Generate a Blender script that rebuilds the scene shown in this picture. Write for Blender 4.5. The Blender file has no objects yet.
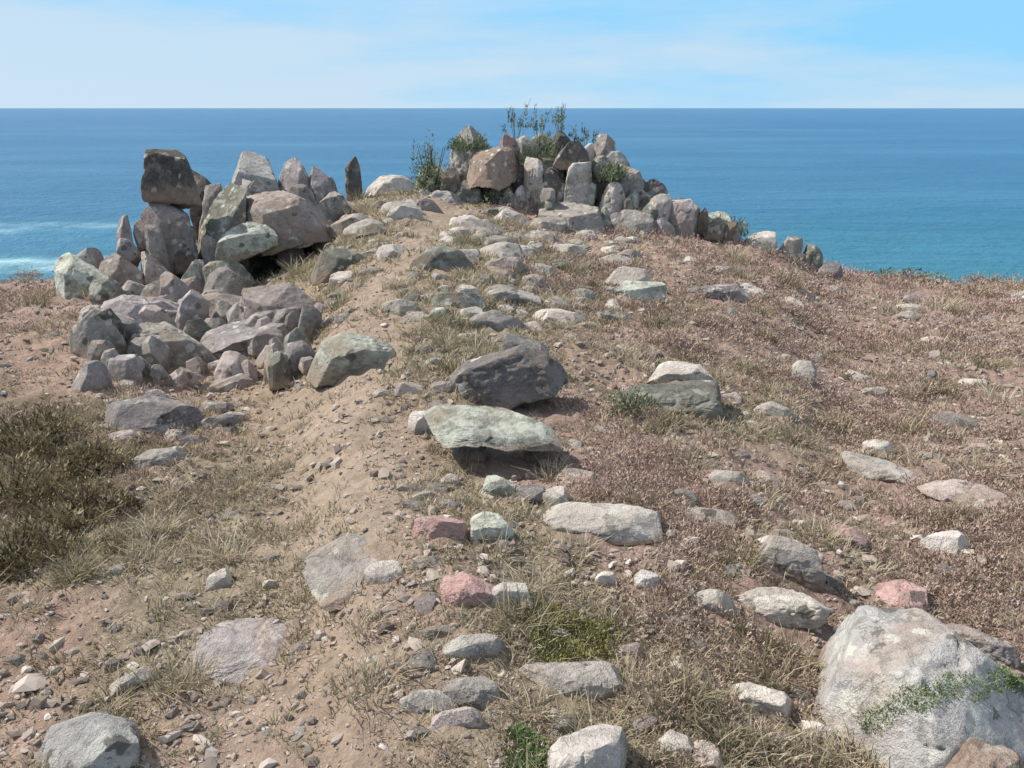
import bpy, math, random
import numpy as np
from mathutils import Vector, Euler
random.seed(7)
RNG = np.random.default_rng(11)
R = math.radians
C = bpy.context.scene.collection
scene = bpy.context.scene

# ------------------------------------------------------------------ camera, sky, sun, exposure
CAMZ, F, PITCH = 1.65, 804.0, 18.95
cam = bpy.data.cameras.new('camera'); cam.sensor_width = 36.0; cam.lens = 36.0 * F / 1024
cam.clip_start = 0.05; cam.clip_end = 120000
co = bpy.data.objects.new('camera', cam); C.objects.link(co)
co.location = (0, 0, CAMZ); co.rotation_euler = (R(90 - PITCH), 0, 0)
scene.camera = co
SUN_EL, SUN_AZ = 47.0, -72.0          # azimuth measured from +Y towards +X (sun high on the left)
w = bpy.data.worlds.new("World"); scene.world = w; w.use_nodes = True
nt = w.node_tree; nt.nodes.clear()
def N(nt, t, **kw):
    n = nt.nodes.new(t)
    for k, v in kw.items():
        if k in n.inputs.keys() if isinstance(k, str) else False: n.inputs[k].default_value = v
        else: setattr(n, k, v)
    return n
sky = nt.nodes.new('ShaderNodeTexSky'); sky.sky_type = 'NISHITA'; sky.sun_disc = False
sky.sun_elevation = R(SUN_EL); sky.sun_rotation = R(SUN_AZ)
sky.altitude = 30; sky.air_density = 0.8; sky.dust_density = 0.1; sky.ozone_density = 3.0
bg = nt.nodes.new('ShaderNodeBackground'); bg.inputs[1].default_value = 0.15
wo = nt.nodes.new('ShaderNodeOutputWorld')
tc = nt.nodes.new('ShaderNodeTexCoord'); mp = nt.nodes.new('ShaderNodeMapping')
mp.inputs['Scale'].default_value = (1.6, 1.6, 10.0); mp.inputs['Location'].default_value = (3.1, 1.2, 0.4)
nz = nt.nodes.new('ShaderNodeTexNoise'); nz.inputs['Scale'].default_value = 1.5; nz.inputs['Detail'].default_value = 7; nz.inputs['Roughness'].default_value = 0.55
cr = nt.nodes.new('ShaderNodeValToRGB'); cr.color_ramp.elements[0].position = 0.36; cr.color_ramp.elements[1].position = 0.68
cr.color_ramp.elements[0].color = (.35, .35, .35, 1); cr.color_ramp.elements[1].color = (0.95, 0.95, 0.95, 1)
mx = nt.nodes.new('ShaderNodeMix'); mx.data_type = 'RGBA'; mx.inputs[7].default_value = (2.1, 3.35, 4.55, 1)
L = nt.links.new
L(tc.outputs['Generated'], mp.inputs['Vector']); L(mp.outputs[0], nz.inputs['Vector']); L(nz.outputs[0], cr.inputs[0])
hx = nt.nodes.new('ShaderNodeSeparateXYZ'); L(tc.outputs['Generated'], hx.inputs[0])
hr_ = nt.nodes.new('ShaderNodeMapRange'); L(hx.outputs[2], hr_.inputs[0]); hr_.inputs[1].default_value = 0.1; hr_.inputs[2].default_value = .35; hr_.inputs[3].default_value = .96; hr_.inputs[4].default_value = .3
mm = nt.nodes.new('ShaderNodeMath'); mm.operation = 'MAXIMUM'; L(cr.outputs[0], mm.inputs[0]); L(hr_.outputs[0], mm.inputs[1]); L(mm.outputs[0], mx.inputs[0])
hz_ = nt.nodes.new('ShaderNodeMapRange'); L(hx.outputs[2], hz_.inputs[0]); hz_.inputs[1].default_value = .12; hz_.inputs[2].default_value = .5
mh = nt.nodes.new('ShaderNodeMix'); mh.data_type = 'RGBA'; 
cb = nt.nodes.new('ShaderNodeValToRGB'); cb.color_ramp.elements[0].position = .38; cb.color_ramp.elements[1].position = .66
cb.color_ramp.elements[0].color = (.143, .335, .50, 1); cb.color_ramp.elements[1].color = (.28, .37, .45, 1)
cx_ = nt.nodes.new('ShaderNodeMath'); cx_.operation = 'MULTIPLY_ADD'; L(hx.outputs[0], cx_.inputs[0]); cx_.inputs[1].default_value = -.22; L(nz.outputs[0], cx_.inputs[2])
cz_ = nt.nodes.new('ShaderNodeMapRange'); L(hx.outputs[2], cz_.inputs[0]); cz_.inputs[1].default_value = 0.0; cz_.inputs[2].default_value = .07; cz_.inputs[3].default_value = .22; cz_.inputs[4].default_value = 0
ca_ = nt.nodes.new('ShaderNodeMath'); L(cx_.outputs[0], ca_.inputs[0]); L(cz_.outputs[0], ca_.inputs[1]); L(ca_.outputs[0], cb.inputs[0])
cm_ = nt.nodes.new('ShaderNodeMix'); cm_.data_type = 'RGBA'; cm_.blend_type = 'MULTIPLY'; cm_.inputs[0].default_value = 1; L(cb.outputs[0], cm_.inputs[6]); cm_.inputs[7].default_value = (9.6, 9.6, 9.6, 1)
L(cm_.outputs[2], mh.inputs[6]); mh.inputs[7].default_value = (3.7, 3.8, 3.9, 1); L(hz_.outputs[0], mh.inputs[0]); L(mh.outputs[2], mx.inputs[7])
L(sky.outputs[0], mx.inputs[6]); L(mx.outputs[2], bg.inputs[0]); L(bg.outputs[0], wo.inputs[0])
sd = bpy.data.lights.new('sun', 'SUN'); sd.energy = 4.5; sd.angle = R(0.7); sd.color = (1.0, 0.92, 0.81)
so = bpy.data.objects.new('sun', sd); C.objects.link(so)
sv = Vector((math.sin(R(SUN_AZ)) * math.cos(R(SUN_EL)), math.cos(R(SUN_AZ)) * math.cos(R(SUN_EL)), math.sin(R(SUN_EL))))
so.rotation_euler = (-sv).to_track_quat('-Z', 'Y').to_euler(); so.location = sv * 50
scene.view_settings.view_transform = 'Standard'; scene.view_settings.look = 'None'
scene.view_settings.gamma = 1; scene.view_settings.exposure = 0.45
scene.view_settings.use_curve_mapping = False

# ------------------------------------------------------------------ numeric noise
def _h(ix, iy, iz, s):
    n = (ix * 374761393 + iy * 668265263 + iz * 2147483647 + s * 1274126177) & 0xFFFFFFFF
    n = ((n ^ (n >> 13)) * 1103515245) & 0xFFFFFFFF
    n = ((n ^ (n >> 16)) * 2246822519) & 0xFFFFFFFF
    return ((n ^ (n >> 15)) & 0xFFFFFF) / float(0xFFFFFF)
def vnoise(p, s=0):
    i = np.floor(p).astype(np.int64); f = p - i; f = f * f * f * (f * (f * 6 - 15) + 10)
    out = 0
    for a in (0, 1):
        wx = f[:, 0] if a else 1 - f[:, 0]
        for b in (0, 1):
            wy = f[:, 1] if b else 1 - f[:, 1]
            for c in (0, 1):
                wz = f[:, 2] if c else 1 - f[:, 2]
                out = out + wx * wy * wz * _h(i[:, 0] + a, i[:, 1] + b, i[:, 2] + c, s)
    return out * 2 - 1
def fbm(p, o=4, s=0, g=0.5):
    t, a, n = 0, 1.0, 0
    for k in range(o):
        t = t + a * vnoise(p * (2.03 ** k) + 17.3 * k, s + k); n += a; a *= g
    return t / n
def fbm2(x, y, sc, o=4, s=0, g=0.5):
    return fbm(np.stack([x * sc, y * sc, np.full_like(x, 0.37)], 1), o, s, g)
def sm(a, b, x):
    t = np.clip((x - a) / (b - a), 0, 1); return t * t * (3 - 2 * t)

# ------------------------------------------------------------------ terrain height
cp, sp = math.cos(R(PITCH)), math.sin(R(PITCH))
def ray(px, py):
    a, b = (px - 512) / F, (384 - py) / F
    return np.array([a, cp + b * sp, -sp + b * cp])
# brow of the headland: where it stands and how high, one entry per bearing
BROW = [(-700, 300, 17), (-200, 292, 15.5), (0, 288, 14.5), (70, 283, 13.5), (140, 300, 12.2), (200, 305, 12.2), (260, 292, 12.6), (310, 256, 13.2), (352, 206, 14), (410, 192, 15), (500, 200, 15.8),
        (600, 222, 15.5), (700, 238, 15), (800, 261, 15.5), (850, 279, 17), (930, 283, 18.5), (1024, 284, 19.5), (1300, 292, 19), (1700, 300, 17)]
_t = []
for px, py, d in BROW:
    v = ray(px, py); hr = math.hypot(v[0], v[1])
    _t.append((math.degrees(math.atan2(v[0], v[1])), d, CAMZ + d * v[2] / hr))
_t = [(-180, 14, -1.0), (-110, 14, -1.2)] + _t + [(110, 14, -1.2), (180, 14, -1.0)]
TA, TD, TZ = (np.array(c) for c in zip(*_t))
_ga = np.arange(-180, 180.1, .25); _kx = np.arange(-16, 17) * .25; _kw = np.exp(-(_kx / 1.5) ** 2); _kw /= _kw.sum()
TD, TZ = (np.convolve(np.pad(np.interp(_ga, TA, q), 16, mode='edge'), _kw, 'valid') for q in (TD, TZ)); TA = _ga
SEA = -30.0
def PATHD(x, y):     # sideways distance from the trodden path
    return np.abs(x - np.interp(y, PY, PX) - 0.06 * np.sin(y * 2.3))
PX = PY = None
def height(x, y, micro=True):
    x = np.asarray(x, float); y = np.asarray(y, float)
    az = np.degrees(np.arctan2(x, y)); r = np.hypot(x, y)
    azw = az + 1.0 * vnoise(np.stack([az * .23, r * 0.2, r * 0], 1), 5)
    D = np.interp(azw, TA, TD); Z = np.interp(azw, TA, TZ)
    t = r / D
    body = Z * np.where(t < 1, np.clip(t, 0, 1) ** 1.25, 1.0)
    over = np.clip(r - D, 0, None)
    drop = over * over / (over + 1.6) * (0.78 + 0.2 * vnoise(np.stack([x * .12, y * .12, x * 0], 1), 9))
    z = body - drop
    near = sm(0.3, 3.0, r)
    z = z + near * (0.16 * fbm2(x, y, 0.45, 3, 1) + 0.055 * fbm2(x, y, 1.7, 3, 2)) * np.where(t > 1, 1 + np.clip(over, 0, 20) * .35, 1)
    z = z + sm(3, 14, over) * 1.6 * np.abs(fbm2(x, y, 0.22, 4, 31))
    if PX is not None:
        pd = PATHD(x, y); pw = np.interp(y, [0, 3, 6, 16], [.40, .34, .30, .40])
        k = (1 - sm(pw * .5, pw * 1.9, pd)) * sm(-1, 1, y) * (1 - sm(13.5, 15, y))
        z = z - 0.022 * k
    else: k = np.zeros_like(x)
    if micro:
        m = 0.034 * (fbm2(x, y, 7.0, 5, 3, .62)) + 0.03 * np.clip(fbm2(x, y, 4.2, 3, 23), 0, 1) ** 1.0
        z = z + m * (1 - 0.72 * k) * (1 + sm(4, 14, r) * 1.2)
    return np.maximum(z, SEA - 4)
def at(px, py, hmax=60):
    v = ray(px, py); s = np.geomspace(0.9, hmax, 1500)
    P = s[:, None] * v[None] + np.array([0, 0, CAMZ])
    h = height(P[:, 0], P[:, 1], False); b = np.nonzero(P[:, 2] < h)[0]
    if len(b) == 0: return None
    i = b[0]; q = P[max(i - 1, 0)] * .5 + P[i] * .5
    return np.array([q[0], q[1], height(q[:1], q[1:2], False)[0]])
_pp = [at(*q) for q in ((318, 900), (335, 700), (350, 590), (342, 500), (338, 430), (352, 370), (372, 310), (400, 262), (430, 232))]
_ppx = [-0.5] + [p[0] for p in _pp]; _ppy = [-2] + [p[1] for p in _pp]
PX, PY = np.array(_ppx), np.array(_ppy)

# ------------------------------------------------------------------ ground cover map (what grows where), in metres on the ground
def weights(x, y):
    x = np.asarray(x, float); y = np.asarray(y, float)
    # warp positions so borders are ragged
    wx = x + 0.35 * fbm2(x, y, 0.9, 3, 41) * (0.4 + y * .12); wy = y + 0.45 * fbm2(x, y, 0.9, 3, 43) * (0.4 + y * .12)
    A = COVER; best = np.zeros((len(x), 5))
    for ax, ay, rad, typ, st in A:
        d = ((wx - ax) ** 2 + ((wy - ay) * .75) ** 2) / (rad * rad)
        best[:, typ] += st * np.exp(-d)
    best += 1e-6
    best = best ** 2.0
    best /= best.sum(1, keepdims=True)
    pd = PATHD(x, y); pw = np.interp(y, [0, 3, 6, 16], [.42, .36, .34, .46])
    k = np.interp(y, [0, 2, 3, 8], [.55, .6, .85, .9]) * (1 - sm(pw * .2, pw * 2.2, pd + .22 * fbm2(x, y, 2.2, 4, 44))) * sm(-1, 1, y) * (1 - sm(13.5, 15, y))
    return best, k
# 0 pale tan soil, 1 pinkish brown soil, 2 olive grey turf, 3 mauve brown heath, 4 dark scrub litter
CP = [(340, 470, 0), (350, 640, 0), (390, 740, 0), (420, 260, 0), (480, 240, 2), (380, 300, 0), (250, 420, 0), (60, 620, 1), (30, 690, 1), (130, 760, 1), (260, 740, 1),
      (180, 540, 2), (240, 560, 2), (160, 640, 2), (220, 640, 2), (120, 490, 2), (60, 350, 1), (160, 370, 1), (480, 300, 2), (470, 340, 2), (430, 740, 2), (480, 745, 2),
      (600, 300, 3), (680, 330, 3), (620, 390, 3), (650, 480, 3), (720, 500, 3), (860, 330, 3), (960, 340, 3), (860, 400, 3), (980, 420, 3), (900, 470, 3), (730, 560, 3), (850, 560, 3),
      (960, 590, 3), (1010, 500, 3), (680, 640, 1), (620, 620, 3), (700, 700, 1), (760, 690, 2), (740, 740, 2), (780, 400, 2), (740, 420, 2), (580, 340, 1), (640, 250, 1), (740, 270, 3),
      (560, 640, 2), (530, 560, 2), (20, 520, 4), (60, 470, 4), (20, 440, 4), (-60, 500, 4), (-100, 440, 4), (1100, 400, 3), (1200, 500, 3), (1150, 650, 3), (-100, 350, 1), (-120, 640, 1),
      (940, 740, 1), (450, 620, 1), (420, 680, 1), (20, 300, 3), (420, 560, 1), (1000, 640, 3)]
COVER = []
for px, py, t in CP:
    p = at(px, py)
    if p is not None: COVER.append((p[0], p[1], 0.16 + 0.13 * p[1], t, 1.0))
COVER += [(x, y, 3.0, t, 1) for x, y, t in ((-6, -3, 2), (6, -3, 3), (0, -6, 2), (-12, 6, 1), (14, 8, 3), (-12, -8, 3), (12, -8, 3))]

# ------------------------------------------------------------------ materials
def mat(name):
    m = bpy.data.materials.new(name); m.use_nodes = True
    nt = m.node_tree; b = nt.nodes['Principled BSDF']; b.inputs['Specular IOR Level'].default_value = 0.25
    return m, nt, b
def noise(nt, vec, scale, detail=5, rough=0.6, dist=0.0):
    n = nt.nodes.new('ShaderNodeTexNoise'); n.inputs['Scale'].default_value = scale; n.inputs['Detail'].default_value = detail
    n.inputs['Roughness'].default_value = rough; n.inputs['Distortion'].default_value = dist
    nt.links.new(vec, n.inputs['Vector']); return n.outputs[0]
def ramp(nt, fac, stops):
    r = nt.nodes.new('ShaderNodeValToRGB'); e = r.color_ramp.elements
    while len(e) < len(stops): e.new(0.5)
    for q, (p, c) in zip(e, stops):
        q.position = p; q.color = (c, c, c, 1) if isinstance(c, (int, float)) else (*c, 1)
    nt.links.new(fac, r.inputs[0]); return r.outputs[0]
def mixc(nt, fac, a, b, mode='MIX'):
    m = nt.nodes.new('ShaderNodeMix'); m.data_type = 'RGBA'; m.blend_type = mode
    for s, v in ((0, fac), (6, a), (7, b)):
        if hasattr(v, 'links'): nt.links.new(v, m.inputs[s])
        else: m.inputs[s].default_value = v if s == 0 else (*v, 1)
    return m.outputs[2]
def math_(nt, op, a, b=None):
    m = nt.nodes.new('ShaderNodeMath'); m.operation = op
    for s, v in ((0, a), (1, b)):
        if v is None: continue
        if hasattr(v, 'links'): nt.links.new(v, m.inputs[s])
        else: m.inputs[s].default_value = v
    return m.outputs[0]
def bump(nt, b, hgt, dist, strength=1.0, prev=None):
    n = nt.nodes.new('ShaderNodeBump'); n.inputs['Distance'].default_value = dist; n.inputs['Strength'].default_value = strength
    nt.links.new(hgt, n.inputs['Height'])
    if prev is not None: nt.links.new(prev, n.inputs['Normal'])
    nt.links.new(n.outputs[0], b.inputs['Normal']); return n.outputs[0]

def ground_material():
    m, nt, b = mat('ground soil and turf'); lk = nt.links.new
    tc = nt.nodes.new('ShaderNodeTexCoord'); v = tc.outputs['Object']
    n1 = noise(nt, v, 2.3, 6, .65); n2 = noise(nt, v, 14, 6, .7); n3 = noise(nt, v, 90, 5, .7); n4 = noise(nt, v, 5.5, 6, .7, .6)
    cols = [((.36, .29, .225), (.24, .19, .14)), ((.38, .29, .24), (.27, .20, .165)), ((.33, .295, .225), (.215, .19, .14)),
            ((.37, .28, .25), (.25, .182, .162)), ((.18, .15, .105), (.10, .082, .055))]
    A = nt.nodes.new('ShaderNodeAttribute'); A.attribute_name = 'coverA'; B = nt.nodes.new('ShaderNodeAttribute'); B.attribute_name = 'coverB'
    sa = nt.nodes.new('ShaderNodeSeparateColor'); sb = nt.nodes.new('ShaderNodeSeparateColor'); lk(A.outputs[0], sa.inputs[0]); lk(B.outputs[0], sb.inputs[0])
    fac = ramp(nt, n4, [(.36, 0.0), (.66, 1.0)]); c = None
    for i, (hi, lo) in enumerate(cols):
        ci = mixc(nt, fac, lo, hi)
        if i == 0: c = ci
        else:
            f = [sa.outputs[0], sa.outputs[1], sa.outputs[2], sb.outputs[0]][i - 1]
            f2 = nt.nodes.new('ShaderNodeMapRange'); f2.inputs[1].default_value = .25; f2.inputs[2].default_value = .75
            g = math_(nt, 'ADD', f, math_(nt, 'MULTIPLY', math_(nt, 'SUBTRACT', n2, .5), .7)); lk(g, f2.inputs[0])
            c = mixc(nt, f2.outputs[0], c, ci)
    pth = mixc(nt, n1, (.28, .225, .18), (.42, .35, .285)); c = mixc(nt, sb.outputs[1], c, pth)
    c = mixc(nt, ramp(nt, n2, [(.35, .55), (.6, 1.0)]), (.09, .07, .055), c)
    c = mixc(nt, math_(nt, 'MULTIPLY', ramp(nt, n3, [(.55, 0.0), (.72, 1.0)]), .55), c, (.46, .42, .36))
    # pale grit flecks
    vo = nt.nodes.new('ShaderNodeTexVoronoi'); vo.inputs['Scale'].default_value = 46; lk(v, vo.inputs['Vector'])
    fl = ramp(nt, vo.outputs['Distance'], [(.16, 1.0), (.24, 0.0)]); sc = nt.nodes.new('ShaderNodeSeparateColor'); lk(vo.outputs['Color'], sc.inputs[0])
    fl = math_(nt, 'MULTIPLY', fl, ramp(nt, sc.outputs[0], [(.62, 0.0), (.66, .8)])); c = mixc(nt, fl, c, (.48, .44, .39))
    # the cliff below the brow is bare dark rock
    cl = mixc(nt, n1, (.12, .105, .09), (.26, .24, .20)); c = mixc(nt, sb.outputs[2], c, cl)
    lk(mixc(nt, 1.0, c, (1.03, .995, .965), 'MULTIPLY'), b.inputs['Base Color']); b.inputs['Roughness'].default_value = .95; b.inputs['Specular IOR Level'].default_value = .12
    h = math_(nt, 'ADD', math_(nt, 'MULTIPLY', n2, 1.0), math_(nt, 'MULTIPLY', n3, .35)); h = math_(nt, 'ADD', h, math_(nt, 'MULTIPLY', fl, .25))
    bump(nt, b, h, .03, .9)
    return m
def rock_material(name, hi, lo, lichen=(.50, .53, .45), lic=.5, dark=.5, moss=0.0, veins=0.0):
    m, nt, b = mat(name); lk = nt.links.new
    tc = nt.nodes.new('ShaderNodeTexCoord'); oi = nt.nodes.new('ShaderNodeObjectInfo'); va = nt.nodes.new('ShaderNodeVectorMath'); va.operation = 'MULTIPLY_ADD'
    lk(oi.outputs['Random'], va.inputs[0]); va.inputs[1].default_value = (37, 19, 53)
    lk(tc.outputs['Object'], va.inputs[2]); v = va.outputs[0]
    n1 = noise(nt, v, 3.0, 7, .62, .3); n2 = noise(nt, v, 11, 7, .7, .4); n3 = noise(nt, v, 130, 3, .7); n4 = noise(nt, v, 6.5, 7, .68); n5 = noise(nt, v, 24, 6, .7)
    c = mixc(nt, ramp(nt, n1, [(.33, 0.0), (.68, 1.0)]), lo, hi)
    c = mixc(nt, math_(nt, 'MULTIPLY', ramp(nt, n2, [(.48, 0.0), (.66, 1.0)]), .6), c, tuple(q * .62 for q in lo))
    c = mixc(nt, math_(nt, 'MULTIPLY', ramp(nt, n3, [(.52, 0.0), (.66, 1.0)]), .25), c, (.5, .47, .43))
    c = mixc(nt, math_(nt, 'MULTIPLY', ramp(nt, n3, [(.34, 1.0), (.46, 0.0)]), .35), c, (.06, .055, .05))
    c = mixc(nt, math_(nt, 'MULTIPLY', ramp(nt, n4, [(.70 - .34 * lic, 0.0), (.76 - .34 * lic, 1.0)]), .8), c, mixc(nt, n5, tuple(q * .7 for q in lichen), tuple(min(q * 1.25, .75) for q in lichen)))
    c = mixc(nt, math_(nt, 'MULTIPLY', ramp(nt, n5, [(.78 - .3 * dark, 0.0), (.84 - .3 * dark, 1.0)]), .75), c, (.055, .05, .042))
    if moss:
        g = nt.nodes.new('ShaderNodeNewGeometry'); sx = nt.nodes.new('ShaderNodeSeparateXYZ'); lk(g.outputs['Normal'], sx.inputs[0])
        mk = ramp(nt, math_(nt, 'ADD', math_(nt, 'MULTIPLY', sx.outputs[2], .35), n4), [(.90 - .3 * moss, 0.0), (.96 - .3 * moss, 1.0)])
        c = mixc(nt, mk, c, mixc(nt, n5, (.05, .075, .025), (.14, .17, .06)))
    n6 = noise(nt, v, 1.7, 6, .6, .8)
    c = mixc(nt, math_(nt, 'MULTIPLY', ramp(nt, n6, [(.52, 0.0), (.66, 1.0)]), .42), c, (.33, .225, .15))
    vl = nt.nodes.new('ShaderNodeTexVoronoi'); vl.inputs['Scale'].default_value = 9; dl = nt.nodes.new('ShaderNodeVectorMath'); dl.operation = 'MULTIPLY_ADD'; lk(n5, dl.inputs[0]); dl.inputs[1].default_value = (.12, .12, .12); lk(v, dl.inputs[2]); lk(dl.outputs[0], vl.inputs['Vector'])
    sl = nt.nodes.new('ShaderNodeSeparateColor'); lk(vl.outputs['Color'], sl.inputs[0])
    spot = math_(nt, 'MULTIPLY', ramp(nt, vl.outputs['Distance'], [(.30, 1.0), (.36, 0.0)]), ramp(nt, sl.outputs[0], [(.62, 0.0), (.64, .8)]))
    c = mixc(nt, spot, c, mixc(nt, ramp(nt, sl.outputs[1], [(.45, 0.0), (.5, 1.0)]), (.10, .095, .08), (.56, .56, .49)))
    gz = nt.nodes.new('ShaderNodeSeparateXYZ'); lk(tc.outputs['Generated'], gz.inputs[0])
    dirt = ramp(nt, math_(nt, 'ADD', gz.outputs[2], math_(nt, 'MULTIPLY', n2, .4)), [(.52, .75), (.72, 0.0)])
    c = mixc(nt, dirt, c, (.31, .235, .18))
    hs = nt.nodes.new('ShaderNodeHueSaturation'); lk(c, hs.inputs['Color'])
    mr = nt.nodes.new('ShaderNodeMapRange'); mr.inputs[3].default_value = .78; mr.inputs[4].default_value = 1.18; lk(oi.outputs['Random'], mr.inputs[0]); lk(mr.outputs[0], hs.inputs['Value'])
    lk(hs.outputs[0], b.inputs['Base Color']); b.inputs['Roughness'].default_value = .9
    vo = nt.nodes.new('ShaderNodeTexVoronoi'); vo.feature = 'DISTANCE_TO_EDGE'; vo.inputs['Scale'].default_value = 5.0
    dv = nt.nodes.new('ShaderNodeVectorMath'); dv.operation = 'MULTIPLY_ADD'; lk(n2, dv.inputs[0]); dv.inputs[1].default_value = (.25, .25, .25); lk(v, dv.inputs[2]); lk(dv.outputs[0], vo.inputs['Vector'])
    crk = ramp(nt, vo.outputs['Distance'], [(0.0, 0.0), (.05, 1.0)])
    h = math_(nt, 'ADD', math_(nt, 'MULTIPLY', n2, .55), math_(nt, 'MULTIPLY', n5, .75)); h = math_(nt, 'ADD', h, math_(nt, 'MULTIPLY', n3, .3)); h = math_(nt, 'ADD', h, math_(nt, 'MULTIPLY', crk, .14))
    bump(nt, b, h, .03, .85)
    return m
M = {
 'ground': ground_material(),
 'grey': rock_material('grey granite', (0.399, 0.370, 0.341), (0.248, 0.229, 0.207), lichen=(0.471, 0.454, 0.404), lic=.45),
 'pink': rock_material('pinkish grey granite', (0.486, 0.417, 0.387), (0.329, 0.276, 0.256), lichen=(0.500, 0.469, 0.431), lic=.35),
 'lilac': rock_material('lilac grey granite', (0.381, 0.350, 0.344), (0.235, 0.213, 0.211), lichen=(0.503, 0.472, 0.454), lic=.4),
 'pale': rock_material('pale weathered granite', (0.574, 0.529, 0.477), (0.415, 0.379, 0.341), lichen=(0.602, 0.575, 0.522), lic=.45, dark=.35),
 'white': rock_material('white quartz stone', (0.764, 0.720, 0.676), (0.597, 0.551, 0.512), lichen=(0.711, 0.688, 0.652), lic=.3, dark=.15),
 'mint': rock_material('granite under pale green lichen', (.41, .425, .36), (.29, .30, .255), lichen=(.55, .59, .51), lic=.66, dark=.45),
 'dark': rock_material('dark lichened granite and hollow shade', (0.149, 0.139, 0.126), (0.070, 0.065, 0.059), lichen=(0.260, 0.254, 0.216), lic=.45, dark=.6),  # dark rocks; also paints shade on the hollow wall and slab props
 'green': rock_material('green grey lichened granite', (0.243, 0.244, 0.209), (0.132, 0.136, 0.116), lichen=(0.366, 0.374, 0.320), lic=.55, dark=.5),
 'rose': rock_material('rose coloured stone', (.56, .37, .34), (.42, .26, .24), lichen=(.58, .50, .46), lic=.35, dark=.3),
 'blue': rock_material('pale blue grey granite', (0.490, 0.476, 0.464), (0.358, 0.350, 0.342), lichen=(0.535, 0.542, 0.503), lic=.6, dark=.35),
 'slate': rock_material('dark grey granite', (.23, .215, .205), (.14, .13, .125), lichen=(.36, .35, .31), lic=.35, dark=.5),
 'rust': rock_material('rust stained granite', (0.336, 0.260, 0.214), (0.204, 0.154, 0.127), lichen=(0.413, 0.378, 0.329), lic=.4),
}
def leaf_material(name, cols, rough=.8, trans=.0):
    m, nt, b = mat(name); lk = nt.links.new
    a = nt.nodes.new('ShaderNodeAttribute'); a.attribute_name = 'tint'; a.attribute_type = 'GEOMETRY'
    c = ramp(nt, a.outputs['Fac'], [(i / (len(cols) - 1), q) for i, q in enumerate(cols)])
    lk(c, b.inputs['Base Color']); b.inputs['Roughness'].default_value = rough; b.inputs['Specular IOR Level'].default_value = .15
    if trans:
        t = nt.nodes.new('ShaderNodeBsdfTranslucent'); lk(c, t.inputs[0]); ms = nt.nodes.new('ShaderNodeMixShader'); ms.inputs[0].default_value = trans
        out = nt.nodes['Material Output']; lk(b.outputs[0], ms.inputs[1]); lk(t.outputs[0], ms.inputs[2]); lk(ms.outputs[0], out.inputs[0])
    return m
M['grass'] = leaf_material('dry grass', [(.15, .135, .08), (.29, .26, .17), (.42, .37, .265), (.55, .49, .38)], trans=.25)
M['heather'] = leaf_material('brown heather', [(.17, .125, .10), (.33, .245, .205), (.42, .32, .27), (.49, .385, .33)], trans=.1)
M['scrub'] = leaf_material('olive scrub', [(.07, .062, .032), (.18, .15, .085), (.29, .245, .15), (.42, .36, .24)], trans=.15)
M['leaf'] = leaf_material('grey green coastal leaves', [(.045, .065, .03), (.12, .15, .08), (.24, .29, .19), (.36, .41, .31)], trans=.25)
M['moss'] = leaf_material('yellow green moss', [(.09, .095, .03), (.20, .20, .075), (.32, .31, .13), (.45, .43, .22)], trans=.1)
M['mossg'] = leaf_material('bright green moss', [(.06, .09, .03), (.13, .19, .075), (.24, .32, .15), (.38, .46, .27)], trans=.1)
M['pebble'] = leaf_material('gravel', [(.12, .10, .09), (.24, .20, .17), (.37, .32, .28), (.56, .51, .47)], rough=.9)
M['wood'] = leaf_material('bark', [(.06, .045, .035), (.10, .08, .06)])

# ------------------------------------------------------------------ mesh helpers
def mesh_from(name, V, Fc, m, smooth=False, tint=None, parent=None, loc=None):
    me = bpy.data.meshes.new(name); V = np.asarray(V, np.float32); Fc = np.asarray(Fc, np.int32)
    k = Fc.shape[1]
    me.vertices.add(len(V)); me.vertices.foreach_set('co', V.ravel())
    me.loops.add(Fc.size); me.loops.foreach_set('vertex_index', Fc.ravel())
    me.polygons.add(len(Fc)); me.polygons.foreach_set('loop_start', np.arange(len(Fc), dtype=np.int32) * k)
    me.polygons.foreach_set('loop_total', np.full(len(Fc), k, np.int32))
    me.polygons.foreach_set('use_smooth', np.full(len(Fc), bool(smooth)))
    me.update(calc_edges=True)
    if tint is not None:
        a = me.attributes.new('tint', 'FLOAT', 'POINT'); a.data.foreach_set('value', np.asarray(tint, np.float32))
    me.materials.append(m)
    o = bpy.data.objects.new(name, me); C.objects.link(o)
    if loc is not None: o.location = loc
    if parent is not None: o.parent = parent
    return o
def tag(o, label=None, cat=None, group=None, kind=None):
    if label: o['label'] = label
    if cat: o['category'] = cat
    if group: o['group'] = group
    if kind: o['kind'] = kind
    return o
def empty(name, loc):
    o = bpy.data.objects.new(name, None); C.objects.link(o); o.location = loc; return o

# ------------------------------------------------------------------ the ground sheet
az = np.concatenate([np.arange(-180, -60, 3.0), np.arange(-60, -42, .5), np.arange(-42, 42, .105), np.arange(42, 60, .5), np.arange(60, 180, 3.0)])
rr = np.concatenate([[0.0001], np.geomspace(.4, 1.1, 14)[:-1], np.geomspace(1.1, 24, 560), np.geomspace(24.5, 140, 60)])
AZ, RR = np.meshgrid(np.radians(az), rr); X = (RR * np.sin(AZ)).ravel(); Y = (RR * np.cos(AZ)).ravel()
Z = height(X, Y)
na, nr = len(az), len(rr)
i = np.arange(nr - 1)[:, None] * na; j = np.arange(na)[None]; j2 = (j + 1) % na
Fq = np.stack([i + j, i + na + j, i + na + j2, i + j2], -1).reshape(-1, 4)[:, ::-1]
g = mesh_from('ground', np.stack([X, Y, Z], 1), Fq, M['ground'], True)
Wt, Kp = weights(X, Y)
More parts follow.
